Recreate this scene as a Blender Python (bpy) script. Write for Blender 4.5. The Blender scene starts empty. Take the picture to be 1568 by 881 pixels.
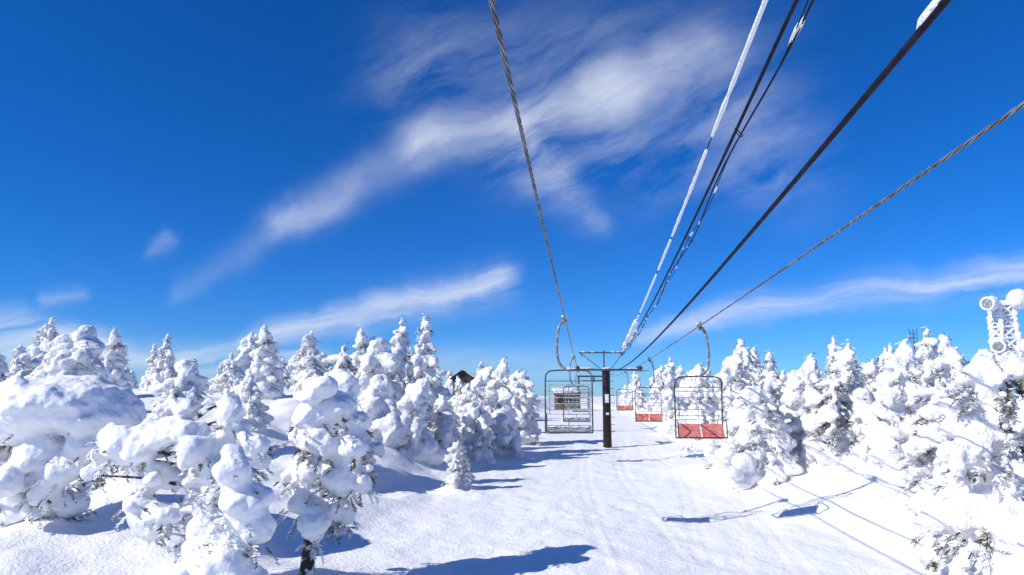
import bpy, math, random
import numpy as np
from mathutils import Vector, noise, Matrix

random.seed(7); np.random.seed(7)
scene = bpy.context.scene
EYE = 4.0
SUN_AZ = (-0.90, -0.44); SUN_EL = math.radians(34)

# ---------------------------------------------------------------- materials
def new_mat(name):
    m = bpy.data.materials.new(name); m.use_nodes = True
    nt = m.node_tree; b = nt.nodes['Principled BSDF']
    return m, nt, b

def snow_material(name, bumps, col=(0.86, 0.865, 0.875), det=3):
    m, nt, b = new_mat(name)
    b.inputs['Roughness'].default_value = 0.6
    b.inputs['Specular IOR Level'].default_value = 0.12
    tc = nt.nodes.new('ShaderNodeTexCoord')
    prev = None
    for sc, st, dist in bumps:
        n = nt.nodes.new('ShaderNodeTexNoise'); n.inputs['Scale'].default_value = sc
        n.inputs['Detail'].default_value = det; n.inputs['Roughness'].default_value = 0.65
        nt.links.new(tc.outputs['Object'], n.inputs['Vector'])
        bp = nt.nodes.new('ShaderNodeBump'); bp.inputs['Strength'].default_value = st
        bp.inputs['Distance'].default_value = dist
        nt.links.new(n.outputs['Fac'], bp.inputs['Height'])
        if prev: nt.links.new(prev.outputs['Normal'], bp.inputs['Normal'])
        prev = bp
    nt.links.new(prev.outputs['Normal'], b.inputs['Normal'])
    b.inputs['Base Color'].default_value = (*col, 1)
    return m

M_SNOW = snow_material('snow_crust', [(13, .8, .08)])
M_SNOW_SMOOTH = snow_material('packed_snow', [(10, .5, .05)])
M_GROUND = snow_material('snow_ground', [(12, .8, .05)], (.90, .90, .90), det=4)

def two_tone(name, c0, c1, scale, lo=.45, hi=.55, rough=.7, metal=0, coord='Object', bump=.0, spec=.3):
    m, nt, b = new_mat(name)
    tc = nt.nodes.new('ShaderNodeTexCoord'); n = nt.nodes.new('ShaderNodeTexNoise')
    n.inputs['Scale'].default_value = scale; n.inputs['Detail'].default_value = 2
    nt.links.new(tc.outputs[coord], n.inputs['Vector'])
    r = nt.nodes.new('ShaderNodeValToRGB')
    r.color_ramp.elements[0].position = lo; r.color_ramp.elements[0].color = (*c0, 1)
    r.color_ramp.elements[1].position = hi; r.color_ramp.elements[1].color = (*c1, 1)
    nt.links.new(n.outputs['Fac'], r.inputs['Fac']); nt.links.new(r.outputs['Color'], b.inputs['Base Color'])
    b.inputs['Roughness'].default_value = rough; b.inputs['Metallic'].default_value = metal
    b.inputs['Specular IOR Level'].default_value = spec
    if bump:
        bp = nt.nodes.new('ShaderNodeBump'); bp.inputs['Strength'].default_value = bump; bp.inputs['Distance'].default_value = .02
        nt.links.new(n.outputs['Fac'], bp.inputs['Height']); nt.links.new(bp.outputs['Normal'], b.inputs['Normal'])
    return m

M_NEEDLE = two_tone('frosted_needles', (.14, .12, .065), (.82, .83, .83), 4, .40, .55, spec=.1)
M_NEEDLE_DARK = two_tone('fir_needles', (.085, .08, .04), (.68, .68, .68), 5.0, .44, .62, spec=.1)
M_BARK = two_tone('snowy_bark', (.05, .04, .03), (.7, .7, .72), 7, .50, .58, .9, bump=.6)
M_ROPE = two_tone('steel_rope', (.10, .105, .11), (.26, .27, .28), 6, .4, .7, .6, .0)
M_CABLE = two_tone('black_cable', (.010, .010, .018), (.02, .02, .035), 8, .4, .7, .7, spec=.1)
M_STEEL = two_tone('frosted_steel', (.17, .19, .21), (.6, .63, .66), 9, .5, .75, .5, .2)
M_DARKSTEEL = two_tone('dark_steel', (.06, .065, .07), (.3, .31, .32), 14, .52, .8, .5, .2)
M_POST = two_tone('dark_brown_paint', (.012, .008, .008), (.035, .022, .02), 5, .4, .8, .4)
M_RED = two_tone('faded_red_seat', (.55, .13, .10), (.66, .30, .27), 7, .4, .75, .6)
M_GREYSEAT = two_tone('grey_seat_slats', (.24, .24, .24), (.5, .51, .52), 8, .4, .7, .6)
M_WHITE = two_tone('white_paint', (.7, .7, .7), (.8, .8, .8), 6)
M_WOOD = two_tone('weathered_siding', (.13, .10, .085), (.24, .20, .17), 3, .4, .7, .8)
M_BROWN = two_tone('brown_siding', (.16, .085, .05), (.24, .14, .09), 3, .4, .7, .8)
M_DARKWOOD = two_tone('dark_siding', (.05, .04, .035), (.09, .07, .06), 3, .4, .7, .8)
M_DARK = two_tone('dark_opening', (.02, .02, .025), (.04, .04, .045), 3, .4, .7, .4)
M_ICE = snow_material('rime_ice', [(14, .8, .05)], (.82, .83, .85))

# ---------------------------------------------------------------- mesh helper
class MB:
    def __init__(s): s.V = []; s.F = []; s.m = []; s.s = []; s.n = 0
    def add(s, V, F, mat=0, smooth=False):
        V = np.asarray(V, float).reshape(-1, 3)
        s.V.append(V)
        F = (np.asarray(F) + s.n).tolist()
        s.F += F; s.m += [mat]*len(F) if not hasattr(mat, '__len__') else list(mat); s.s += [smooth]*len(F); s.n += len(V)
    def mesh(s, name, mats):
        me = bpy.data.meshes.new(name)
        me.from_pydata(np.concatenate(s.V).tolist(), [], s.F)
        for m in mats: me.materials.append(m)
        me.polygons.foreach_set('material_index', s.m)
        me.polygons.foreach_set('use_smooth', s.s)
        me.update(); return me

def obj(name, me, parent=None, loc=(0, 0, 0), rot=0, scale=1):
    o = bpy.data.objects.new(name, me); scene.collection.objects.link(o)
    o.location = loc; o.rotation_euler = (0, 0, rot)
    o.scale = (scale,)*3 if not hasattr(scale, '__len__') else scale
    if parent: o.parent = parent
    return o

def tube(mb, pts, r, n=8, mat=0, cap=True, smooth=True):
    P = np.asarray(pts, float); k = len(P)
    R = np.full(k, r) if np.isscalar(r) else np.asarray(r, float)
    T = np.gradient(P, axis=0) if k > 2 else np.repeat((P[1:]-P[:1]), 2, 0)
    T /= np.linalg.norm(T, axis=1)[:, None] + 1e-9
    u = np.cross(T[0], [0, 0, 1.0])
    if np.linalg.norm(u) < .1: u = np.cross(T[0], [1.0, 0, 0])
    u /= np.linalg.norm(u); V = []
    for i in range(k):
        u = u - T[i]*np.dot(u, T[i]); u /= np.linalg.norm(u); w = np.cross(T[i], u)
        a = np.arange(n)*2*math.pi/n
        V.append(P[i]+R[i]*(np.cos(a)[:, None]*u+np.sin(a)[:, None]*w))
    F = [[i*n+j, i*n+(j+1) % n, (i+1)*n+(j+1) % n, (i+1)*n+j] for i in range(k-1) for j in range(n)]
    mb.add(np.concatenate(V), F, mat, smooth)
    if cap:
        mb.add(V[0][::-1], [list(range(n))], mat); mb.add(V[-1], [list(range(n))], mat)

def box(mb, c, s, mat=0, R=None):
    v = np.array([[x, y, z] for x in (-.5, .5) for y in (-.5, .5) for z in (-.5, .5)])*np.array(s)
    if R is not None: v = v @ np.array(R).T
    v = v+np.array(c)
    mb.add(v, [[0, 1, 3, 2], [4, 6, 7, 5], [0, 4, 5, 1], [2, 3, 7, 6], [0, 2, 6, 4], [1, 5, 7, 3]], mat)

def smooth_path(pts, n=8):
    P = np.asarray(pts, float); out = []
    for i in range(len(P)-1):
        p0 = P[max(i-1, 0)]; p1 = P[i]; p2 = P[i+1]; p3 = P[min(i+2, len(P)-1)]
        for t in np.linspace(0, 1, n, endpoint=False):
            out.append(.5*((2*p1)+(-p0+p2)*t+(2*p0-5*p1+4*p2-p3)*t*t+(-p0+3*p1-3*p2+p3)*t**3))
    out.append(P[-1]); return np.array(out)

import bmesh
bm = bmesh.new(); bmesh.ops.create_icosphere(bm, subdivisions=2, radius=1)
bm.verts.ensure_lookup_table()
ICO_V = np.array([v.co[:] for v in bm.verts]); ICO_F = np.array([[v.index for v in f.verts] for f in bm.faces]); bm.free()

# ---------------------------------------------------------------- terrain
def sst(a, b, x):
    t = min(1, max(0, (x-a)/(b-a))); return t*t*(3-2*t)
def xl(y): return -4.2+.095*y
def xr(y): return 6.3+.075*y

MOUNDS = []   # (x,y,h,r)
def H0(x, y):
    yy = max(y, -15)
    z = -1.8-2.1*math.exp(-yy/55)
    dl = xl(y)-x
    if dl > 0:
        z += 2.2*sst(0, 11, dl)*sst(10, 33, y)+.35*sst(0, 4, dl)
    dr = x-xr(y)
    if dr > 0:
        z += .6*sst(0, 2.2, dr)*sst(5, 14, y)
    d = math.hypot(x, max(y-10, 0))
    z -= 26*sst(95, 1200, d)+1.5*sst(70, 130, d)
    off = max(dl, dr)
    a = .30*sst(-.5, 3, off)
    if d < 300:
        z += a*noise.noise(Vector((x*.33, y*.33, 1.7)))*1.5 + a*.5*noise.noise(Vector((x*.95, y*.95, 4.7)))
        z += .10*noise.noise(Vector((x*.3, y*.2, 9)))
    else: z += 2.5*noise.noise(Vector((x*.004, y*.004, 0)))
    return EYE+z
def Hg(x, y):
    z = H0(x, y)
    for mx, my, h, r in MOUNDS:
        q = ((x-mx)**2+(y-my)**2)/(r*r)
        if q < 7: z += h*math.exp(-q)
    return z

# ---------------------------------------------------------------- trees
def remesh_blobs(blobs, vox, disp=.07, dsize=.22, iters=3, rough=.45):
    mb = MB()
    for b in blobs:
        cx, cy, cz, rx, ry, rz = b[:6]; a = b[6] if len(b) > 6 else 0
        v = ICO_V*np.array([rx, ry, rz]); c, s = math.cos(a), math.sin(a)
        v = v @ np.array([[c, s, 0], [-s, c, 0], [0, 0, 1]])
        mb.add(v+np.array([cx, cy, cz]), ICO_F)
    me = mb.mesh('tmp', []); o = bpy.data.objects.new('tmp', me); scene.collection.objects.link(o)
    m = o.modifiers.new('r', 'REMESH'); m.mode = 'VOXEL'; m.voxel_size = vox
    s = o.modifiers.new('s', 'SMOOTH'); s.factor = .6; s.iterations = iters
    for k, (st, sz) in enumerate([(disp*2.4, dsize*2.2), (disp*1.2, dsize), (disp*rough, dsize*.38)]):
        t = bpy.data.textures.new('c', 'CLOUDS'); t.noise_scale = sz; t.noise_depth = 2
        d = o.modifiers.new('d', 'DISPLACE'); d.texture = t; d.strength = st; d.mid_level = .5; d.texture_coords = 'LOCAL'
    dg = bpy.context.evaluated_depsgraph_get(); e = o.evaluated_get(dg); em = e.to_mesh()
    n = len(em.vertices); V = np.empty(n*3); em.vertices.foreach_get('co', V)
    F = [list(p.vertices) for p in em.polygons]
    e.to_mesh_clear(); bpy.data.objects.remove(o); bpy.data.meshes.remove(me)
    return V.reshape(-1, 3), F

def add_twigs(mb, twigs, rng, size=1.0, mat=1, nn=22):
    """twigs: list of (pos, dir). each = drooping stem with needle spikes both sides"""
    V = []; F = []; n = 0
    for p, d in twigs:
        p = np.array(p, float); d = np.array(d, float); d /= np.linalg.norm(d)+1e-9
        L = rng.uniform(.16, .36)*size
        side = np.cross(d, [0, 0, 1.0]); side /= np.linalg.norm(side)+1e-6
        up = np.cross(side, d)
        for k in range(nn):
            t = (k+.5)/nn
            q = p+d*L*t+np.array([0, 0, -.25*L*t*t])
            ang = rng.uniform(-.7, .7) + (0 if k % 2 else math.pi)
            w = side*math.cos(ang)+up*math.sin(ang)
            dd = d*.75+w*.8; dd /= np.linalg.norm(dd)
            ln = rng.uniform(.05, .11)*size*(1.15-.6*t)
            wd = np.cross(dd, rng.normal(size=3)); wd /= np.linalg.norm(wd)+1e-6
            h = wd*.013*size
            V += [q-h, q+h, q+dd*ln+h*.5, q+dd*ln-h*.5]; F.append([n, n+1, n+2, n+3]); n += 4
        h = side*.009*size
        e = p+d*L+np.array([0, 0, -.25*L])
        V += [p-h, p+h, e+h*.4, e-h*.4]; F.append([n, n+1, n+2, n+3]); n += 4
    if F: mb.add(V, F, mat, False)

def cluster(rng, cx, cy, cz, r, k=3, flat=.85):
    out = [(cx, cy, cz, r*.98*rng.uniform(.85, 1.15), r*.92, r*.9*flat*rng.uniform(.85, 1.1), rng.uniform(0, 3))]
    for i in range(k):
        v = rng.normal(size=3); v /= np.linalg.norm(v)
        rr = r*rng.uniform(.25, .6)
        out.append((cx+v[0]*r*.65, cy+v[1]*r*.65, cz+v[2]*r*.58, rr, rr*rng.uniform(.6, 1.5), rr*rng.uniform(.55, 1.1), rng.uniform(0, 3)))
    return out

def cone_tree(name, seed, Ht, R, load=1.0, vox=.05, twn=1.0, gap=.12, lean=.0, dark=False, nn=11, skirt=True, power=.85, core=.40, big=5):
    """big = number of heavy rounded rime masses that swallow several branches"""
    rng = np.random.default_rng(seed); blobs = []; twigs = []; mb = MB()
    la = rng.uniform(0, 6.28); lx, ly = math.cos(la)*lean, math.sin(la)*lean
    wob = rng.uniform(0, 6.28)
    def axis(z): return np.array([lx*(z/Ht)**2*Ht+.05*math.sin(z*1.7+wob), ly*(z/Ht)**2*Ht+.05*math.cos(z*1.3+wob)])
    zs = []; z = .08*Ht
    while z < .93*Ht:
        zs.append(z); z += rng.uniform(.16, .28)*(1.0 if z < .6*Ht else .75)
    tube(mb, [(axis(t*Ht)[0], axis(t*Ht)[1], t*Ht-.3*(t == 0)) for t in np.linspace(0, .95, 8)], [.03*Ht*.8*(1-t)+.012 for t in np.linspace(0, .95, 8)], 8, 2)
    bulge = [rng.uniform(.52, 1.32) for _ in range(10)]
    pa, pb = rng.uniform(0, 6.28), rng.uniform(0, 6.28)
    pf = lambda z: R*((1-z/Ht)**power)*np.interp(z/Ht, np.linspace(0, 1, 10), bulge)
    lop = lambda a, z: 1+.20*math.cos(a-pa+z*.9)+.14*math.cos(2*a-pb-z*1.3)
    for z in zs:
        f = 1-z/Ht; prof = pf(z)
        if z < .2*Ht: prof *= .9
        nb = int(3+4.5*f+rng.integers(0, 2)); a0 = rng.uniform(0, 6.28); ax = axis(z)
        q = prof*core*rng.uniform(.7, 1.15)
        blobs.append((ax[0]+rng.normal()*.1*prof, ax[1]+rng.normal()*.1*prof, z, q, q*rng.uniform(.8, 1.2), .16, rng.uniform(0, 3)))
        for k in range(nb):
            if rng.random() < gap: continue
            a = a0+k*6.283/nb+rng.uniform(-.35, .35); L = prof*rng.uniform(.55, 1.15)*lop(a, z)+.04
            c, s = math.cos(a), math.sin(a)
            droop = rng.uniform(.3, .75)
            br = [(ax[0]+c*L*t, ax[1]+s*L*t, z+.06*t-droop*L*t*t) for t in (0, .35, .7, 1)]
            tube(mb, br, [.022, .017, .012, .006], 4, 2, cap=False)
            bare = rng.random() < .18
            base = (.085+.125*f*(R/1.2))*load*rng.choice([.55, .8, 1.1, 1.7])*(.55 if bare else 1)
            for t in ((.35, .65, .92) if L > .45 else (.45, .92)):
                if rng.random() < (.5 if bare else .10): continue
                r = base*(1.1-.35*t)*rng.uniform(.8, 1.25)
                cx, cy, cz = ax[0]+c*L*t, ax[1]+s*L*t, z+.06*t-droop*L*t*t+r*.32
                blobs.append((cx, cy, cz, r*rng.uniform(1.2, 1.7), r*rng.uniform(.75, 1.05), r*rng.uniform(.7, 1.0), a+rng.uniform(-.4, .4)))
                if rng.random() < .4:
                    q = r*.5; blobs.append((cx+rng.normal()*r*.6, cy+rng.normal()*r*.6, cz-r*.6, q, q, q*1.4, a))
            for _ in range(rng.poisson((8 if bare else 4.8)*twn)):
                t = rng.uniform(.45, 1.06); da = a+rng.uniform(-1.0, 1.0)
                twigs.append(((ax[0]+c*L*t, ax[1]+s*L*t, z-droop*L*t*t-.03-rng.uniform(0, .12)), (math.cos(da), math.sin(da), rng.uniform(-.9, .15))))
    for _ in range(big):
        z = Ht*rng.uniform(.12, .86); a = rng.uniform(0, 6.28); p = pf(z)*lop(a, z); r = (.15+.19*(1-z/Ht))*rng.uniform(.8, 1.3); ax = axis(z)
        for j in range(3):
            rr = r*(1-.18*j)
            blobs.append((ax[0]+math.cos(a)*(p*(.62+.06*j)), ax[1]+math.sin(a)*(p*(.62+.06*j)), z-j*rr*.8, rr*1.2, rr*.9, rr*.9, a))
        for _ in range(5):
            da = a+rng.uniform(-.9, .9); twigs.append(((ax[0]+math.cos(da)*p*.8, ax[1]+math.sin(da)*p*.8, z-r*rng.uniform(1, 2.4)), (math.cos(da), math.sin(da), -.5)))
    z = .82*Ht
    while z < Ht:
        ax = axis(z); r = (.13*(1-(z-.82*Ht)/(.18*Ht))+.045)*load*rng.uniform(.6, 1.5)
        blobs.append((ax[0]+rng.normal()*.045, ax[1]+rng.normal()*.045, z, r, r*rng.uniform(.8, 1.2), r*1.3, 0)); z += .09
        a = rng.uniform(0, 6.28); twigs.append(((ax[0], ax[1], z), (math.cos(a), math.sin(a), rng.uniform(-.4, .4))))
    if skirt:
        for k in range(8):
            a = rng.uniform(0, 6.28); q = rng.uniform(.2, .8)*R; r = rng.uniform(.22, .42)*R*.8
            blobs.append((math.cos(a)*q, math.sin(a)*q, rng.uniform(.05, .12)*Ht, r, r, r*.9, 0))
        blobs.append((0, 0, .05, R*.8, R*.8, .13*Ht, 0))
    V, F = remesh_blobs(blobs, vox, .06, .19, 2, .8)
    mb.add(V, F, 0, True)
    add_twigs(mb, twigs, rng, 1.0, 1, nn)
    return mb.mesh(name, [M_SNOW, M_NEEDLE_DARK if dark else M_NEEDLE, M_BARK])

def blob_tree(name, seed, pts, trunk, vox=.04, depth=.35, twn=1.0, disp=.075, nn=18, k=5, extra=(), fill=2):
    """pts: (x, z, r) snow masses in metres, z above trunk foot; neighbouring masses are bridged by snow"""
    rng = np.random.default_rng(seed); blobs = []; twigs = []; mb = MB(); C = []
    for p in pts:
        x, z, r = p[:3]; y = rng.uniform(-depth, depth); C.append((x, y, z, r))
        blobs += cluster(rng, x, y, z, r, k)
        r2 = r*rng.uniform(.65, .95)
        blobs += cluster(rng, x*rng.uniform(.4, .85), -y+rng.choice([-1, 1])*depth*rng.uniform(.5, 1.3), z-rng.uniform(0, .3)*r, r2, k-1)
        for _ in range(rng.poisson(16*twn*min(1.6, r/.35))):
            a = rng.uniform(0, 6.28); e = rng.uniform(-1.3, -.3)
            d = np.array([math.cos(a)*math.cos(e), math.sin(a)*math.cos(e), math.sin(e)])
            q = np.array([x, y, z])+d*r*rng.uniform(.75, 1.0)
            twigs.append((q, (d[0], d[1], rng.uniform(-.9, .1))))
        t = max(0, z-.35*r-.25)
        tx = np.interp(t, [q[2] for q in trunk], [q[0] for q in trunk]); ty = np.interp(t, [q[2] for q in trunk], [q[1] for q in trunk])
        tube(mb, smooth_path([(tx, ty, t), ((tx+x)/2, (ty+y)/2, (t+z)/2+.04), (x, y, z-.3*r)], 4), [.035]*4+[.02]*4+[.012], 5, 2, cap=False)
    for i, a in enumerate(C):
        ds = sorted((math.dist(a[:3], b[:3]), j) for j, b in enumerate(C) if j != i)
        for dd, j in ds[:fill]:
            b = C[j]
            if dd > 1.15*(a[3]+b[3])+.15: continue
            for t in (.33, .55):
                r = min(a[3], b[3])*rng.uniform(.65, .88)
                blobs.append((a[0]*(1-t)+b[0]*t, a[1]*(1-t)+b[1]*t, a[2]*(1-t)+b[2]*t-.10*r, r, r, r, 0))
    blobs += list(extra)
    sp = smooth_path(trunk, 5)
    for i in range(len(sp)):
        if sp[i][2] > 1.0: blobs.append((sp[i][0], sp[i][1], sp[i][2], .17, .17, .2, 0))
        if sp[i][2] > .7:
            for _ in range(5):
                a = rng.uniform(0, 6.28); twigs.append((sp[i]+(.15*math.cos(a), .15*math.sin(a), rng.uniform(-.1, .1)), (math.cos(a), math.sin(a), rng.uniform(-.6, .2))))
    tube(mb, sp, np.interp(np.linspace(0, 1, len(sp)), [0, 1], [.15, .03]), 12, 2)
    V, F = remesh_blobs(blobs, vox, disp, .26, 6, .38)
    mb.add(V, F, 0, True); add_twigs(mb, twigs, rng, 1.0, 1, nn)
    return mb.mesh(name, [M_SNOW_SMOOTH, M_NEEDLE, M_BARK])

CONES = [
    cone_tree('cone_a', 11, 5.0, 1.3, 1.15, power=.8, lean=.03),
    cone_tree('cone_b', 12, 4.5, 1.2, 1.3, gap=.1, power=.62, big=7, lean=.05),
    cone_tree('cone_c', 13, 4.2, 1.1, 1.0, gap=.2, twn=1.1, power=.7, lean=.06, big=4),
    cone_tree('cone_d', 14, 4.6, 1.4, 1.25, lean=.09, power=.7, big=7),
    cone_tree('cone_e', 15, 3.8, 1.15, 1.4, gap=.12, power=.45, lean=.09, big=7),
    cone_tree('cone_f', 16, 5.4, 1.2, 1.1, gap=.15, power=.95),
    cone_tree('cone_g', 17, 4.0, 1.2, .95, gap=.2, twn=1.3, dark=True, power=.55, core=.28, big=3),
]
CH = [5.0, 4.5, 4.2, 4.6, 3.8, 5.4, 4.0]
FATS = [
    cone_tree('fat_a', 21, 3.0, 1.1, 1.75, gap=.2, power=.42, lean=.18, twn=.9, big=8),
    cone_tree('fat_b', 22, 2.6, 1.0, 1.85, gap=.2, power=.36, lean=.22, twn=.9, big=7),
    cone_tree('fat_c', 23, 3.2, .85, 1.65, gap=.2, power=.33, lean=.14, twn=.9, big=7),
]
FH = [3.0, 2.6, 3.2]

NAME = 'snow_covered_fir_tree'
TREES = [  # x, y, height, kind, index
    (-3.85, 30, 5.8, 'c', 5), (-5.3, 33, 5.0, 'c', 0), (-5.9, 30, 3.9, 'f', 2), (-1.6, 30, 3.5, 'c', 1),
    (-.75, 33, 4.4, 'c', 3), (.1, 38, 3.9, 'c', 4), (.9, 46, 3.9, 'c', 0), (-3.9, 27, 2.9, 'f', 0), (-5.1, 26.5, 2.6, 'f', 1),
    (-2.7, 28.5, 2.6, 'c', 4), (-1.75, 23, 1.4, 'c', 4), (-9.4, 25, 2.1, 'c', 3), (-5.6, 22.5, 3.9, 'c', 6), (-10.6, 22, 2.7, 'f', 2),
    (-12.9, 36, 3.7, 'c', 3), (-10, 34, 3.3, 'c', 2), (-26, 38, 4.2, 'c', 1), (-22, 38, 3.9, 'c', 3), (-28, 36, 4, 'c', 4),
    (-14.5, 23, 2.9, 'c', 4), (-17.2, 27, 3.1, 'f', 0), (-3.35, 45, 2.9, 'c', 1), (-2.75, 40, 2.6, 'c', 4),
    (10.4, 45, 4.6, 'c', 0), (8.1, 25, 4.4, 'c', 1), (8.2, 22.8, 3.2, 'c', 4), (11.3, 30, 4.2, 'c', 5), (9.9, 23.5, 3.7, 'c', 3),
    (10.4, 22.3, 2.9, 'c', 6), (10.9, 21.0, 2.0, 'f', 0), (11.2, 20, 4.0, 'c', 3), (14.6, 24, 4.6, 'c', 0), (12.9, 20, 4.1, 'c', 1),
    (13.9, 28, 4.0, 'c', 1), (15.4, 22, 3.1, 'c', 2), (11.9, 16.8, 3.4, 'c', 4), (9.3, 28, 3.8, 'c', 4), (12.2, 25.5, 4.2, 'c', 2),
    (9.0, 33, 3.8, 'c', 0), (10.0, 38, 4.0, 'c', 4), (9.6, 15.6, 2.8, 'c', 6), (12.9, 17.6, 3.1, 'c', 1), (11.6, 34, 4.6, 'c', 1), (15.5, 33, 4.6, 'c', 0), (13.2, 37, 4.6, 'c', 3),
]
for t in TREES: MOUNDS.append((t[0], t[1], .32, .9 if t[2] > 2.5 else .5))
SPECIAL = dict(dome=(-9.2, 14.0), arch=(-5.35, 11.5), pillar=(-3.75, 9.5), hero=(-3.65, 12.8))
for k, (x, y) in SPECIAL.items(): MOUNDS.append((x, y, .2 if k == 'hero' else .35, .9))
MOUNDS += [(-9.0, 13.6, .3, 1.6), (-4.6, 25.5, .5, 1.3), (-6.5, 23, .4, 1.4), (9.2, 21, .45, 1.8), (7.4, 27, .35, 1.3), (-8.2, 16.5, .5, 1.6), (-6.2, 14.5, .35, 1.0), (7.7, 11.3, .3, 1.2), (-10.5, 18, .5, 1.5), (7.9, 18.5, .3, 1.0)]

random.seed(3)
for (x, y, h, kd, i) in TREES:
    me = CONES[i] if kd == 'c' else FATS[i]; s = h/(CH[i] if kd == 'c' else FH[i])
    w = s*random.uniform(.95, 1.15)
    obj(NAME, me, None, (x, y, Hg(x, y)-.12), random.uniform(0, 6.28), (w, w, s))

def special(key, seed, pts, trunk, dz=0, **kw):
    x, y = SPECIAL[key]; g = Hg(x, y)-EYE
    me = blob_tree(key+'_mesh', seed, [(a, b-g+dz, r) for a, b, r in pts], [(a, q, max(0, b-g+dz)-.15*(b < g+.2)) for a, q, b in trunk], **kw)
    return obj(NAME, me, None, (x, y, EYE+g))
special('hero', 31, [(.48, .10, .34), (.2, -.04, .26), (0, -.45, .38), (.5, -.3, .34), (.8, -.6, .28), (-.1, -.78, .3), (.72, -1.0, .36), (.3, -.9, .36), (0, -1.35, .46), (-.35, -1.5, .24),
    (.6, -1.5, .42), (.95, -1.6, .2), (-.12, -1.95, .32), (.3, -2.15, .38), (.62, -2.2, .26), (.15, -2.5, .2)],
    [(0, 0, -3.5), (.02, 0, -2.6), (.2, .05, -1.4), (.35, 0, -.2)], twn=.8, vox=.033)
special('dome', 32, [(-.2, -.15, .8), (.6, -.15, .6), (-.9, -.3, .6), (1.15, -.4, .42), (1.5, -.45, .22), (-1.2, -.85, .5), (-1.55, -1.1, .36), (.9, -.85, .42), (0, -.95, .55), (.5, -1.3, .38),
    (-.55, -1.45, .42), (1.3, -1.0, .28), (-1.0, -1.7, .36), (-.1, -2.1, .36), (.4, -2.0, .32), (.2, -1.7, .32), (-.7, -2.2, .32)],
    [(0, 0, -3.0), (.05, 0, -2.0), (-.05, .1, -1.0), (0, 0, -.3)], dz=-.2, depth=.5, twn=1.2, vox=.040,
    extra=[(0.05, 0, 2.15, 1.55, 1.3, .62, 0), (-.7, 0, 1.9, 1.05, 1.0, .6, 0), (.9, 0, 1.95, .8, .9, .45, 0)])
special('arch', 33, [(-1.0, -.85, .38), (-1.35, -1.0, .26), (-1.2, -.72, .22), (-.6, -.68, .3), (-.2, -.55, .28), (.1, -.65, .28), (.35, -.85, .36), (.68, -.38, .24), (.62, -.14, .17), (.9, -1.1, .36),
    (.55, -1.25, .34), (.1, -1.4, .28), (-.5, -1.35, .26), (-.7, -1.75, .2), (-.2, -1.9, .26), (-.42, -2.15, .2), (.4, -1.75, .3), (1.15, -.85, .22), (-1.5, -1.3, .16), (.75, -.65, .25), (.5, -2.2, .4), (.3, -2.6, .45)],
    [(.5, 0, -3.3), (.45, 0, -2.3), (.35, .05, -1.3), (.1, 0, -.8)], depth=.22, twn=.7, vox=.033)
special('pillar', 34, [(.0, -1.05, .24), (.13, -1.42, .32), (.27, -1.8, .3), (-.1, -1.8, .24), (-.35, -2.15, .32), (-.55, -2.6, .36), (0, -2.2, .42), (.28, -2.5, .33), (0, -3.0, .55), (-.4, -3.0, .45), (-.1, -.8, .15)],
    [(0, 0, -3.7), (0, 0, -2.6), (.05, 0, -1.8), (0, 0, -1.0)], depth=.18, twn=.2, vox=.033)
near = cone_tree('near_fir', 41, 3.9, 1.5, 1.25, vox=.036, twn=1.5, gap=.12, nn=18, power=.55, core=.34, big=7)
obj(NAME, near, None, (7.75, 11.3, Hg(7.75, 11.3)-.1), .6)
near2 = cone_tree('near_fir_b', 42, 3.3, 1.35, 1.25, vox=.036, twn=1.5, gap=.12, nn=18, power=.55, core=.34, big=6)
obj(NAME, near2, None, (7.7, 9.2, Hg(7.7, 9.2)-.1), 2.2)

# distant forest
forest = bpy.data.objects.new('snowy_forest', None); scene.collection.objects.link(forest)
pts = [(t[0], t[1]) for t in TREES]; cnt = 0; tries = 0
random.seed(19)
while cnt < 215 and tries < 12000:
    tries += 1
    y = random.uniform(26, 98)
    left = random.random() < .34
    if left:
        e = xl(y)-1.0 if y > 45 else xl(y)-2.2
        x = e-random.random()**1.3*(y*.85)
        if y < 34.5+(-4 if x < -14 else 0) and x < -7: continue
        if -13 < x < -7 and y < 36: continue
    else:
        x = xr(y)+1.2+random.random()**1.2*(y*.8)
    if abs(x) > .85*y+4: continue
    if -.094 < x/y < -.052 and y < 62: continue
    if noise.noise(Vector((x*.12, y*.12, 5))) < (-.08 if left else -.4): continue
    if any((x-a)**2+(y-b)**2 < 3.2 for a, b in pts): continue
    if (x-43.5)**2+(y-60)**2 < 9: continue
    pts.append((x, y)); cnt += 1
    i = random.randrange(7)
    if random.random() < .25: me = FATS[i % 3]; s = random.uniform(.8, 1.25); h = FH[i % 3]
    else: me = CONES[i]; s = random.choice([.5, .62, .75, .85, .95, 1.05])*(4.4/CH[i]); h = CH[i]
    z0 = H0(x, y)
    if x/y > .64: s = min(s, max(.35, (EYE+.03*y-z0)/h))
    w = s*random.uniform(.95, 1.3)
    obj('fir', me, forest, (x, y, z0-.1), random.uniform(0, 6.28), (w, w, s))

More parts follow.
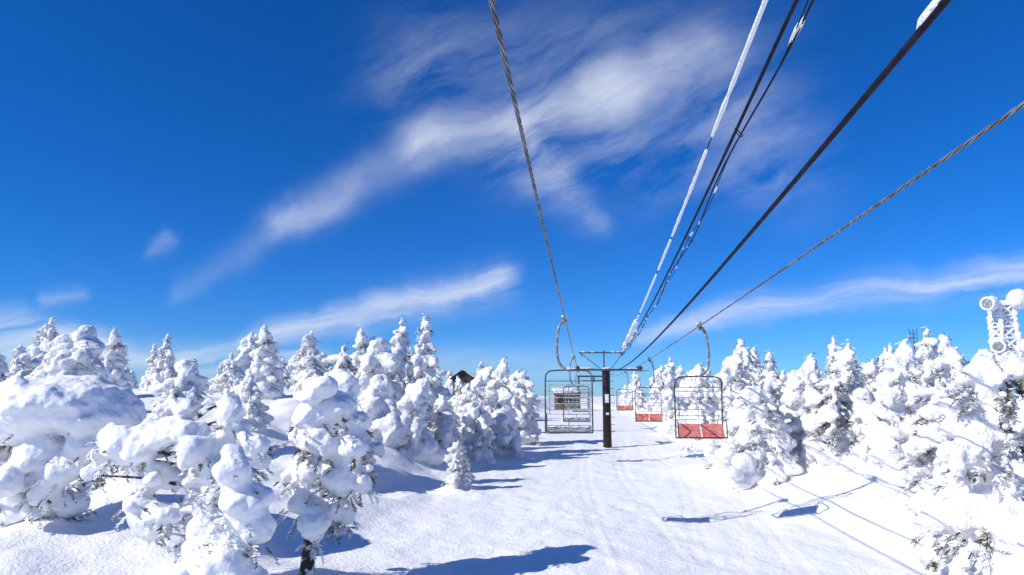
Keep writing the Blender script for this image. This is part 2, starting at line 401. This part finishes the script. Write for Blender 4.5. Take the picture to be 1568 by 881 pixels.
# ---------------------------------------------------------------- ground sheet
def axis_coords(lo, hi, step, grow, lim):
    a = list(np.arange(lo, hi, step)); s = step
    while a[-1] < lim: s *= grow; a.append(a[-1]+s)
    s = step
    while a[0] > -lim: s *= grow; a.insert(0, a[0]-s)
    return a
XS = axis_coords(-12, 12, .10, 1.08, 4500)
YS = [-4500, -1500, -500, -200, -80, -40, -20, -10, -4, 0, 2, 4, 5.5, 6.5]
y = 7.0; s = .10
while y < 4500:
    YS.append(y); y += s
    if y > 24: s *= 1.018
    if y > 100: s *= 1.1
GV = []
for yy in YS:
    for xx in XS:
        z = Hg(xx, yy) if abs(xx) < 40 and 0 < yy < 60 else H0(xx, yy)
        if abs(xx) < 20 and 5 < yy < 45:
            z += .04*noise.noise(Vector((xx*1.4, yy*1.0, 0)))+.026*noise.noise(Vector((xx*4.5, yy*3.5, 3)))
            q = xx-.105*yy
            if -3 < q < 6:
                for q0, ph, fr in ((1.9, 0, .17), (2.9, 2, .22), (3.9, 4, .2), (.4, 1, .13)):   # faint ski tracks
                    c = q-q0-.5*math.sin(yy*fr+ph)
                    for o_ in (-.15, .15): z -= .020*math.exp(-((c-o_)/.07)**2)
        GV.append((xx, yy, z))
nx = len(XS); ny = len(YS)
I = (np.arange(ny-1)[:, None]*nx+np.arange(nx-1)[None, :]).ravel()
mb = MB(); mb.add(GV, np.stack([I, I+1, I+nx+1, I+nx], 1), 0, True)
obj('snow_ground', mb.mesh('snow_ground', [M_GROUND]))

# ---------------------------------------------------------------- ropes
def zfun(pts, deg=2):
    c = np.polyfit([p[0] for p in pts], [p[1] for p in pts], deg); return lambda y: np.polyval(c, y)
zL_ = zfun([(3.5, 2.17), (7.4, 2.07), (17, 1.76), (37, 1.38)]); zR_ = zfun([(4.2, 1.80), (9.6, 1.80), (17, 1.58), (37, 1.38)])
def ropeL(y):
    z = zL_(y) if y < 37 else 1.38+(y-37)*.004
    return np.array([-.5+.108*y, y, EYE+z])
def ropeR(y):
    z = zR_(y) if y < 37 else 1.38+(y-37)*.004
    return np.array([2.85+.107*y, y, EYE+z])
def samples(y0, y1, fine, coarse, yf):
    a = list(np.arange(y0, min(yf, y1), fine))
    if y1 > yf: a += list(np.arange(yf, y1, coarse))
    a.append(y1); return a
def strand_rope(name, f, R):
    ys = samples(1.5, 100, .015, .4, 12); n = 24; V = []
    a = np.arange(n)*2*math.pi/n
    P = np.array([f(y) for y in ys])
    for p, y in zip(P, ys):
        amp = .24*(1-sst(8, 12, y)); ph = y*2*math.pi/.62
        r = R*(1-amp+amp*np.abs(np.cos(2*(a-ph)))*1.3)
        V.append(np.stack([p[0]+r*np.cos(a), np.full(n, p[1]), p[2]+r*np.sin(a)], 1))
    k = len(ys)
    F = [[i*n+j, i*n+(j+1) % n, (i+1)*n+(j+1) % n, (i+1)*n+j] for i in range(k-1) for j in range(n)]
    mt = [1 if ys[i] < 12 and abs(math.cos(2*(a[j]+math.pi/n-(ys[i]+.007)*2*math.pi/.62))) < .5 else 0 for i in range(k-1) for j in range(n)]  # shade in the strand grooves painted in: groove faces take the black material
    mb = MB(); mb.add(np.concatenate(V), F, mt, True); return obj(name, mb.mesh(name, [M_ROPE, M_CABLE]))
strand_rope('haul_rope', ropeL, .0165); strand_rope('haul_rope', ropeR, .0155)

def snow_on(mb, f, y0, y1, R, seed, thresh=-.15, step=.05, up=.5, mat=1):
    run = []
    def flush():
        nonlocal run
        if len(run) > 3:
            k = len(run); rr = []
            for i, (p, r) in enumerate(run):
                e = min(1, min(i, k-1-i)/2.5+.15); rr.append(r*e)
            tube(mb, [p+np.array([0, 0, R*up]) for p, r in run], rr, 10, mat)
        run = []
    for y in np.arange(y0, y1, step):
        q = noise.noise(Vector((seed, y*1.3, 0)))
        if q > thresh:
            r = R*(1+.35*noise.noise(Vector((seed+5, y*3.1, 0)))+.3*noise.noise(Vector((seed+9, y*1.1, 0))))
            run.append((f(y), r))
        else: flush()
    flush()

zs_ = zfun([(6.4, 3.9), (11.3, 3.48), (16.7, 3.15), (23, 2.65), (37, 2.1)])
fs = lambda y: np.array([1.87+.108*y, y, EYE+zs_(y)])
mb = MB(); tube(mb, [fs(y) for y in np.arange(1.5, 37.2, .5)], .010, 8, 0)
snow_on(mb, fs, 3.5, 30, .027, 2.0, -.36, up=-.05); snow_on(mb, fs, 25, 34, .085, 7.7, -.25, up=0)
obj('overhead_wire', mb.mesh('w', [M_CABLE, M_ICE]))
zb_ = zfun([(5.5, 3.36), (11.5, 2.85), (22, 2.32), (37, 2.0)])
fb = lambda y: np.array([1.87+.108*y, y, EYE+zb_(y)])
mb = MB(); tube(mb, [fb(y) for y in np.arange(1.5, 37.2, .5)], .020, 8, 0)
def fsp(y, a0, rad, pit):
    b = fb(y); t = a0+y*6.283/pit
    return b+np.array([rad*math.cos(t)+.06, 0, rad*.8*math.sin(t)-.085])
f1 = lambda y: fsp(y, 0, .04, 6.2); f2 = lambda y: fsp(y, 2.4, .03, 4.1)
tube(mb, [f1(y) for y in np.arange(1.5, 37.2, .2)], .012, 6, 0)
tube(mb, [f2(y) for y in np.arange(1.5, 37.2, .2)], .007, 6, 0)
for y in np.arange(3.6, 36, 4.3):
    tube(mb, smooth_path([fb(y)+(-.02, 0, .02), f1(y)+(.02, 0, -.02), f2(y)+(-.02, 0, -.02), fb(y)+(-.02, 0, .02)], 4), .006, 5, 0)
snow_on(mb, f1, 3.5, 25, .017, 12.0, .2); snow_on(mb, f2, 3.5, 25, .015, 15.0, .2); snow_on(mb, fb, 23, 36, .045, 17.0, 0.05)
obj('overhead_wire', mb.mesh('w2', [M_CABLE, M_ICE]))
zt_ = zfun([(2.6, 1.60), (4.95, 1.45), (7.55, 1.30), (15.3, 1.02), (25, .98), (37, 1.12)])
ft = lambda y: np.array([1.5+.105*y, y, EYE+zt_(y)])
mb = MB(); tube(mb, [ft(y) for y in np.arange(.8, 37, .3)], .0175, 12, 0)
snow_on(mb, ft, 2.55, 2.82, .022, 3.3, -9, .03, 1.0)
obj('overhead_wire', mb.mesh('w3', [M_CABLE, M_ICE]))

# ---------------------------------------------------------------- lift tower
TX, TY = 5.06, 37.0; gz = Hg(TX, TY)
tower = bpy.data.objects.new('chairlift_tower', None); scene.collection.objects.link(tower); tower.location = (TX, TY, 0)
mb = MB(); top = EYE+1.08
tube(mb, [(0, 0, gz-.4), (0, 0, gz+1.5), (0, 0, top)], [.235, .22, .21], 20)
tube(mb, [(0, 0, top), (0, 0, top+.05)], .25, 20)
box(mb, (-.02, -.235, gz+2.55), (.2, .02, .45), 1); box(mb, (.0, -.235, gz+1.75), (.16, .02, .12), 1)
obj('post', mb.mesh('post', [M_POST, M_WHITE]), tower)
mb = MB()
for yy in (-.16, .16): box(mb, (.05, yy, top+.10), (3.7, .06, .09), 0)
for xx in (-1.57, -.8, .8, 1.75): box(mb, (xx, 0, top+.10), (.06, .25, .07), 0)
tube(mb, [(-.1, 0, top), (-.1, 0, EYE+2.22)], .04, 8)
tube(mb, [(-1.45, 0, EYE+2.1), (1.0, 0, EYE+2.1)], .035, 8)
tube(mb, [(-1.4, 0, EYE+2.1), (-.35, 0, top+.2)], .022, 6); tube(mb, [(.95, 0, EYE+2.1), (.3, 0, top+.2)], .022, 6)
tube(mb, [(-1.3, 0, EYE+2.1), (-1.3, 0, EYE+1.9)], .03, 6); tube(mb, [(.85, 0, EYE+2.1), (.85, 0, EYE+1.95)], .03, 6)
for k in range(9): box(mb, (.3, 0, gz+.8+k*.38), (.22, .03, .025), 0)
obj('crossarm', mb.mesh('crossarm', [M_DARKSTEEL]), tower)
mb = MB()
for sx in (-1.57, 1.75):
    box(mb, (sx-.06, 0, EYE+1.25), (.03, 1.7, .08), 0); box(mb, (sx+.06, 0, EYE+1.25), (.03, 1.7, .08), 0)
    for yy in (-.7, -.25, .25, .7):
        tube(mb, [(sx-.05, yy, EYE+1.24), (sx+.05, yy, EYE+1.24)], .12, 14, 0)
    box(mb, (sx+(.3 if sx > 0 else -.3), 0, EYE+1.12), (.35, 1.6, .03), 1)
obj('sheave_assembly', mb.mesh('sheaves', [M_DARKSTEEL, M_STEEL]), tower)
V, F = remesh_blobs([(x, 0, top+.17, .26, .16, .05) for x in np.arange(-1.6, 1.9, .33) if random.random() < .6]+[(x, 0, EYE+2.14, .16, .06, .04) for x in (-1.2, -.7, .4, .7)], .04, .03, .2)
mb = MB(); mb.add(V, F, 0, True); obj('snow_cap', mb.mesh('cap', [M_SNOW]), tower)

# ---------------------------------------------------------------- chairs
def chair(f, y, side, red, sw=0.0):
    p = f(y); root = bpy.data.objects.new('chairlift_chair', None); scene.collection.objects.link(root)
    root.location = p; root.rotation_euler = (0, sw, -.107)
    fy = 1 if side < 0 else -1
    cx = .06*(-side)
    mb = MB()
    tube(mb, smooth_path([(0, 0, .02), (side*.07, 0, -.03), (side*.16, 0, -.16), (side*.215, 0, -.5), (side*.21, 0, -.9), (side*.12, 0, -1.13), (cx, 0, -1.24)], 6), .034, 10)
    obj('hanger', mb.mesh('hanger', [M_STEEL]), root)
    mb = MB(); box(mb, (0, 0, .0), (.07, .24, .09), 0); box(mb, (side*.05, 0, .03), (.07, .12, .1), 0); tube(mb, [(0, -.2, .0), (0, .2, .0)], .03, 8)
    for dy in (-.1, .1): tube(mb, [(side*.03, dy, -.05), (side*.12, dy, -.05)], .035, 8)
    V, F = remesh_blobs([(side*.04, 0, .1, .07, .1, .04), (0, .05, .09, .05, .07, .04)], .02, .015, .1); mb.add(V, F, 1, True)
    obj('grip', mb.mesh('grip', [M_STEEL, M_SNOW]), root)
    W = .57; mb = MB()
    yb = -.12*fy; yf = .38*fy
    loop = [(cx-W, yb, -2.74), (cx-W, yb, -2.2), (cx-W, yb*.3, -1.45), (cx-W+.04, 0, -1.31), (cx-W+.15, 0, -1.25), (cx, 0, -1.235), (cx+W-.15, 0, -1.25), (cx+W-.04, 0, -1.31), (cx+W, yb*.3, -1.45), (cx+W, yb, -2.2), (cx+W, yb, -2.74)]
    tube(mb, smooth_path(loop, 5), .019, 8)
    for s_ in (-1, 1):
        x = cx+s_*W
        tube(mb, smooth_path([(x, yb, -2.3), (x, yf*.7, -2.3), (x, yf, -2.36), (x, yf, -2.6), (x, yf*.9, -2.70), (x, yb, -2.74)], 5), .015, 8)
    tube(mb, [(cx-W, yb, -2.74), (cx+W, yb, -2.74)], .019, 8); tube(mb, [(cx-W, yf*.9, -2.70), (cx+W, yf*.9, -2.70)], .016, 8)
    tube(mb, [(cx-W, yf*.2, -1.5), (cx+W, yf*.2, -1.5)], .011, 6)
    tube(mb, [(cx-.0, yb, -2.74), (cx-.0, yb*.9, -2.4)], .012, 6)
    obj('frame', mb.mesh('frame', [M_DARKSTEEL]), root)
    mb = MB()
    for k, z in enumerate((-1.6, -1.75, -1.9, -2.05, -2.2)):
        box(mb, (cx, yb-.02*fy+(z+2.38)*-.1*fy, z), (2*W-.1, .015, .022), 0)
    for x in (cx-W+.1, cx, cx+W-.1):
        tube(mb, [(x, yb*1.35, -1.58), (x, yb*1.15, -2.3)], .010, 6)
    tube(mb, [(cx-W, yb, -2.3), (cx+W, yb, -2.3)], .013, 6)
    obj('backrest', mb.mesh('backrest', [M_GREYSEAT]), root)
    mb = MB(); ang = math.radians(14)
    tilt = Matrix.Rotation(ang if not red else math.radians(46), 3, 'X')
    for s_ in (-1, 1):
        for k in range(4):
            c = tilt @ Vector((0, (-.165+.11*k), 0))
            box(mb, (cx+s_*(W*.5-.005), (yb+yf)/2+c.y, (-2.66 if not red else -2.56)+c.z), (W-.05, .104, .045), 0, tilt)
    obj('seat', mb.mesh('seat', [M_RED if red else M_GREYSEAT]), root)
    V, F = remesh_blobs([(cx+x, (yb+yf)/2, -2.62, .13, .1, .025) for x in np.arange(-.42, .43, .14) if random.random() < (.5 if not red else .0)]+[(cx, 0, -1.2, .1, .04, .03)], .02, .015, .1)
    mb = MB(); mb.add(V, F, 0, True); obj('snow_dusting', mb.mesh('dust', [M_SNOW]), root)
chair(ropeL, 17.0, -1, False); chair(ropeL, 30, -1, False); chair(ropeL, 47, -1, False)
chair(ropeR, 17.1, 1, True); chair(ropeR, 31, 1, True); chair(ropeR, 50, 1, True)

# ---------------------------------------------------------------- top station
def station():
    root = bpy.data.objects.new('lift_station_building', None); scene.collection.objects.link(root)
    X, Y = 7.3, 92; root.location = (X, Y, H0(X, Y)-.1); root.scale = (.72, .72, .82)
    mb = MB(); box(mb, (0, 1.5, 1.3), (4.2, 4, 2.6), 0); box(mb, (-1.35, -.53, 1.5), (1.3, .05, 1.6), 1); obj('walls', mb.mesh('walls', [M_WOOD, M_BROWN]), root)
    mb = MB()
    box(mb, (-1.3, -.58, 1.5), (.8, .04, .9)); box(mb, (.9, -.52, 1.5), (1.7, .06, 1.2)); obj('door_and_window', mb.mesh('dw', [M_DARK]), root)
    mb = MB(); box(mb, (.9, -.57, 1.5), (.06, .05, 1.2))
    for z in (.87, 2.13): box(mb, (.9, -.58, z), (1.85, .06, .06))
    obj('window_trim', mb.mesh('trim', [M_WHITE]), root)
    mb = MB(); mb.add([(-2.5, -1.6, 2.65), (2.5, -1.6, 2.65), (2.5, 4, 3.1), (-2.5, 4, 3.1), (-2.5, -1.6, 2.85), (2.5, -1.6, 2.85), (2.5, 4, 3.3), (-2.5, 4, 3.3)],
        [[3, 2, 1, 0], [4, 5, 6, 7], [0, 1, 5, 4], [1, 2, 6, 5], [2, 3, 7, 6], [3, 0, 4, 7]]); obj('roof', mb.mesh('roof', [M_BROWN]), root)
    V, F = remesh_blobs([(x, y, 2.95+.08*(y+1.6), .6, .6, .26) for x in np.arange(-2, 2.1, .6) for y in np.arange(-1.2, 4, .7)], .12, .06, .6)
    mb = MB(); mb.add(V, F, 0, True); obj('roof_snow', mb.mesh('rs', [M_SNOW]), root)
    mb = MB()
    for x in (-2.3, 2.3): tube(mb, [(x, -1.4, 0), (x, -1.4, 2.7)], .07, 8)
    obj('porch_posts', mb.mesh('pp', [M_DARKSTEEL]), root)
station()
root = bpy.data.objects.new('return_bullwheel', None); scene.collection.objects.link(root); root.location = (11.9, 100, 0)
mb = MB(); g0 = H0(11.9, 100); a = np.linspace(0, 2*math.pi, 33)
tube(mb, [(1.65*math.cos(t), 1.65*math.sin(t), EYE+1.62) for t in a], .08, 8)
for t in np.linspace(0, math.pi, 5)[:-1]: tube(mb, [(1.6*math.cos(t), 1.6*math.sin(t), EYE+1.62), (-1.6*math.cos(t), -1.6*math.sin(t), EYE+1.62)], .05, 6)
for x in (-2.2, 2.2): tube(mb, [(x, .2, g0-.3), (x, .2, EYE+2.2)], .13, 10)
box(mb, (0, .2, EYE+2.25), (4.8, .25, .25)); tube(mb, [(0, 0, EYE+1.4), (0, 0, EYE+2.2)], .12, 10)
obj('wheel_and_frame', mb.mesh('bw', [M_DARKSTEEL]), root)
def hut():
    root = bpy.data.objects.new('wooden_hut', None); scene.collection.objects.link(root)
    X, Y = -4.25, 60; g0 = H0(X, Y); root.location = (X, Y, g0)
    zt = EYE+1.2-g0
    mb = MB(); box(mb, (0, 0, zt/2), (1.6, 2.2, zt)); mb.add([(-.8, -1.1, zt), (.8, -1.1, zt), (0, -1.1, zt+.55), (-.8, 1.1, zt), (.8, 1.1, zt), (0, 1.1, zt+.55)], [[0, 1, 2], [4, 3, 5]]); obj('walls', mb.mesh('hw', [M_DARKWOOD]), root)
    mb = MB(); box(mb, (0.1, -1.12, zt-.45), (.6, .04, .5)); box(mb, (0, -1.12, zt+.12), (.4, .04, .22)); obj('window', mb.mesh('hwin', [M_DARK]), root)
    mb = MB()
    for s_ in (-1, 1):
        R = Matrix.Rotation(s_*math.atan2(.55, .8), 3, 'Y'); box(mb, (s_*.52, 0, zt+.26), (1.25, 2.6, .12), 0, R)
        box(mb, (s_*.64, 0.1, zt+.27), (.7, 2.2, .12), 1, R)
    obj('gable_roof', mb.mesh('hr', [M_DARK, M_SNOW]), root)
hut()

# ---------------------------------------------------------------- telecom tower
def telecom():
    X, Y = 43.3, 60; g0 = H0(X, Y); root = bpy.data.objects.new('telecom_tower', None); scene.collection.objects.link(root); root.location = (X, Y, 0)
    T = EYE+7.6; w = .6; mb = MB()
    for sx in (-1, 1):
        for sy in (-1, 1): tube(mb, [(sx*w*1.35, sy*w*1.35, g0-.3), (sx*w, sy*w, T)], .16, 8)
    zs = np.arange(g0+.3, T, 1.0)
    for i, z in enumerate(zs):
        z2 = min(z+1.0, T)
        for a, b in (((-1, -1), (1, -1)), ((1, -1), (1, 1)), ((1, 1), (-1, 1)), ((-1, 1), (-1, -1))):
            k = w*1.12
            tube(mb, [(a[0]*k, a[1]*k, z), (b[0]*k, b[1]*k, z)], .12, 6); tube(mb, [(a[0]*k, a[1]*k, z), (b[0]*k, b[1]*k, z2)], .10, 6)
            tube(mb, [(b[0]*k, b[1]*k, z), (a[0]*k, a[1]*k, z2)], .10, 6)
    rime = []
    for _ in range(90):
        z = random.uniform(EYE, T); s_ = random.choice([(-1, -1), (1, -1), (-1, 1), (1, 1)])
        rime.append((s_[0]*w*1.12+random.uniform(-.1, .1), s_[1]*w*1.12-.05, z, random.uniform(.14, .3), random.uniform(.14, .28), random.uniform(.15, .35)))
    V, F = remesh_blobs(rime, .07, .08, .25); mb.add(V, F, 0, True)
    obj('lattice_mast', mb.mesh('lm', [M_ICE]), root)
    mb = MB(); box(mb, (0, 0, T), (1.7, 1.5, .16)); box(mb, (0, 0, EYE+3.6), (1.8, 1.6, .14))
    for sx in (-.85, .85):
        for z in (T, EYE+3.6): tube(mb, [(sx, -.75, z), (sx, -.75, z+.6)], .05, 6)
    V, F = remesh_blobs([(random.uniform(-.9, .9), random.uniform(-.7, .7), z+.1, .35, .35, .28) for z in (T, EYE+3.6) for _ in range(9)], .08, .08, .3)
    mb.add(V, F, 0, True)
    obj('platforms', mb.mesh('pf', [M_ICE]), root)
    mb = MB()
    def drum(c, d, R, L):
        c = np.array(c, float); d = np.array(d, float)/np.linalg.norm(d)
        tube(mb, [c-d*L*.5, c-d*L*.25, c, c+d*L*.45, c+d*L*.5], [R*.3, R*.75, R, R, R*.93], 22)
        tube(mb, [c+d*L*.5, c+d*L*.53], R*.7, 22, 1)
    drum((-1.45, -.8, T+.0), (-.8, -.5, 0), .62, 1.4); drum((-1.1, -.7, EYE+3.9), (-.7, -.8, 0), .6, .9); drum((1.1, -.8, EYE+3.9), (.3, -.9, 0), .6, .8)
    V, F = remesh_blobs([(.85, -1.0, T+.4, .95, .7, .95)], .08, .07, .4); mb.add(V, F, 0, True)
    V, F = remesh_blobs([(-1.4, -.8, T+.5, .4, .35, .18), (-1.1, -.8, EYE+4.4, .35, .35, .2), (1.1, -.8, EYE+4.4, .35, .35, .2)], .06, .07, .3); mb.add(V, F, 0, True)
    for c in ((-1.1, -.6, T+.1), (-.9, -.5, EYE+3.9), (1, -.5, EYE+3.9), (.7, -.8, T+.3)): tube(mb, [c, (0, 0, c[2])], .12, 6)
    obj('microwave_dishes', mb.mesh('md', [M_ICE, M_STEEL]), root)
telecom()
X, Y = 25.3, 43; g0 = H0(X, Y); mb = MB()
tube(mb, [(0, 0, -.2), (0, 0, EYE+3.9-g0)], [.07, .03], 8)
for k, z in enumerate((3.1, 3.4, 3.65)): tube(mb, smooth_path([(-.25, 0, EYE+z-g0+.3), (-.14, 0, EYE+z-g0), (.14, 0, EYE+z-g0), (.25, 0, EYE+z-g0+.3)], 4), .02, 6)
obj('antenna_mast', mb.mesh('am', [M_DARKSTEEL]), None, (X, Y, g0))

# ---------------------------------------------------------------- world
w = bpy.data.worlds.new('World'); scene.world = w; w.use_nodes = True
nt = w.node_tree; N = nt.nodes; Lk = nt.links; bg = N['Background']
def M_(op, a, b=None, c=None, clamp=False):
    n = N.new('ShaderNodeMath'); n.operation = op; n.use_clamp = clamp
    for i, v in enumerate((a, b, c)):
        if v is None: continue
        if isinstance(v, (int, float)): n.inputs[i].default_value = v
        else: Lk.new(v, n.inputs[i])
    return n.outputs[0]
sky = N.new('ShaderNodeTexSky'); sky.sky_type = 'NISHITA'; sky.sun_disc = False
sky.sun_elevation = SUN_EL; sky.sun_rotation = math.atan2(SUN_AZ[0], SUN_AZ[1]) % (2*math.pi)
sky.altitude = 1500; sky.air_density = 1.0; sky.dust_density = .2; sky.ozone_density = 4.0
tc = N.new('ShaderNodeTexCoord'); sp = N.new('ShaderNodeSeparateXYZ'); Lk.new(tc.outputs['Generated'], sp.inputs[0])
yy = M_('MAXIMUM', M_('ABSOLUTE', sp.outputs[1]), .05)
A = M_('DIVIDE', sp.outputs[0], yy); B = M_('DIVIDE', sp.outputs[2], yy)
def comb(x, y, z=0.0):
    n = N.new('ShaderNodeCombineXYZ')
    for i, v in enumerate((x, y, z)):
        if isinstance(v, (int, float)): n.inputs[i].default_value = v
        else: Lk.new(v, n.inputs[i])
    return n.outputs[0]
def nzn(vec, scale, detail=4, rough=.55, dist=0.0):
    n = N.new('ShaderNodeTexNoise'); n.inputs['Scale'].default_value = scale; n.inputs['Detail'].default_value = detail
    n.inputs['Roughness'].default_value = rough; n.inputs['Distortion'].default_value = dist; Lk.new(vec, n.inputs['Vector']); return n
wn = N.new('ShaderNodeSeparateColor'); Lk.new(nzn(comb(A, B, 3.1), 6, 4).outputs['Color'], wn.inputs[0])
Aw = M_('ADD', A, M_('MULTIPLY', M_('SUBTRACT', wn.outputs[0], .5), .11)); Bw = M_('ADD', B, M_('MULTIPLY', M_('SUBTRACT', wn.outputs[1], .5), .07))
def fib(ang, sx, sy, seed, lo, hi, scale=1.0, det=5):
    c, s = math.cos(ang), math.sin(ang)
    u = M_('ADD', M_('MULTIPLY', Aw, c*sx), M_('MULTIPLY', Bw, s*sx)); v = M_('ADD', M_('MULTIPLY', Aw, -s*sy), M_('MULTIPLY', Bw, c*sy))
    f = nzn(comb(u, v, seed), scale, det, .60, .15).outputs['Fac']
    return M_('DIVIDE', M_('SUBTRACT', f, lo), hi-lo, clamp=True)
def seg(a0, b0, a1, b1, w0, w1):
    dx, dy = a1-a0, b1-b0; l2 = dx*dx+dy*dy
    pa = M_('SUBTRACT', Aw, a0); pb = M_('SUBTRACT', Bw, b0)
    t = M_('DIVIDE', M_('ADD', M_('MULTIPLY', pa, dx), M_('MULTIPLY', pb, dy)), l2, clamp=True)
    ex = M_('SUBTRACT', pa, M_('MULTIPLY', t, dx)); ey = M_('SUBTRACT', pb, M_('MULTIPLY', t, dy))
    d2 = M_('ADD', M_('MULTIPLY', ex, ex), M_('MULTIPLY', ey, ey))
    ww = M_('ADD', M_('MULTIPLY', t, w1-w0), w0)
    return M_('EXPONENT', M_('MULTIPLY', M_('DIVIDE', d2, M_('MULTIPLY', ww, ww)), -1.0))
f1_ = fib(.50, 3.0, 11, 1.0, .10, .80); f2_ = fib(.12, 2.5, 28, 5.0, .28, .70); f3_ = fib(.45, 4.5, 14, 9.0, .38, .82)
terms = [
    (seg(-.50, .15, -.25, .31, .014, .024), f1_, .22), (seg(-.36, .25, -.10, .385, .022, .034), f1_, .40), (seg(-.14, .375, .16, .455, .034, .042), f1_, .56), (seg(.12, .44, .31, .54, .036, .05), f1_, .46),
    (seg(-.14, .50, .30, .50, .08, .11), f3_, .36), (seg(.02, .40, .11, .26, .045, .020), f3_, .60), (seg(.0, .38, .40, .36, .07, .08), f3_, .40),
    (seg(-.38, .078, -.02, .150, .016, .028), f2_, .80), (seg(.18, .09, .85, .187, .013, .030), f2_, .78),
    (seg(-.85, .12, -.60, .075, .025, .02), f2_, .75), (seg(-.80, .05, -.30, .045, .032, .024), f2_, .80), (seg(-.69, .14, -.63, .15, .012, .014), f2_, .35),
    (seg(-.55, .205, -.53, .215, .012, .016), f2_, .26), (seg(-.18, .04, .1, .03, .02, .02), f2_, .35)]
tot = None
for m, f, s in terms:
    v = M_('MULTIPLY', M_('MULTIPLY', m, f), s); tot = v if tot is None else M_('ADD', tot, v)
tot = M_('MINIMUM', tot, .72)
hz = M_('EXPONENT', M_('MULTIPLY', M_('MAXIMUM', B, 0.0), -7.5))
def mixc(fac, c1, c2, blend='MIX'):
    n = N.new('ShaderNodeMix'); n.data_type = 'RGBA'; n.blend_type = blend
    if isinstance(fac, (int, float)): n.inputs['Factor'].default_value = fac
    else: Lk.new(fac, n.inputs['Factor'])
    for i, v in ((6, c1), (7, c2)):
        if isinstance(v, tuple): n.inputs[i].default_value = v
        else: Lk.new(v, n.inputs[i])
    return n.outputs[2]
tint = mixc(hz, (.06, .57, 1.22, 1), (.40, .72, 1.22, 1))
skyc = mixc(1.0, sky.outputs[0], tint, 'MULTIPLY')
fin = mixc(tot, skyc, (7.0, 7.6, 8.8, 1))
Lk.new(fin, bg.inputs['Color']); bg.inputs['Strength'].default_value = .11

# ---------------------------------------------------------------- sun + camera
sl = bpy.data.lights.new('sun', 'SUN'); sl.energy = 5.0; sl.angle = math.radians(.5); sl.color = (1, .96, .885)
so = bpy.data.objects.new('sun', sl); scene.collection.objects.link(so)
n = math.hypot(*SUN_AZ); dv = Vector((-SUN_AZ[0]/n*math.cos(SUN_EL), -SUN_AZ[1]/n*math.cos(SUN_EL), -math.sin(SUN_EL)))
so.rotation_euler = dv.to_track_quat('-Z', 'Y').to_euler()
cam = bpy.data.cameras.new('camera'); cam.lens = 24; cam.sensor_width = 36; cam.clip_end = 20000; cam.clip_start = .05
co = bpy.data.objects.new('camera', cam); scene.collection.objects.link(co)
co.location = (0, 0, EYE); co.rotation_euler = (math.radians(90+8.7), 0, 0); scene.camera = co
scene.view_settings.view_transform = 'Standard'; scene.view_settings.look = 'None'; scene.view_settings.exposure = 0
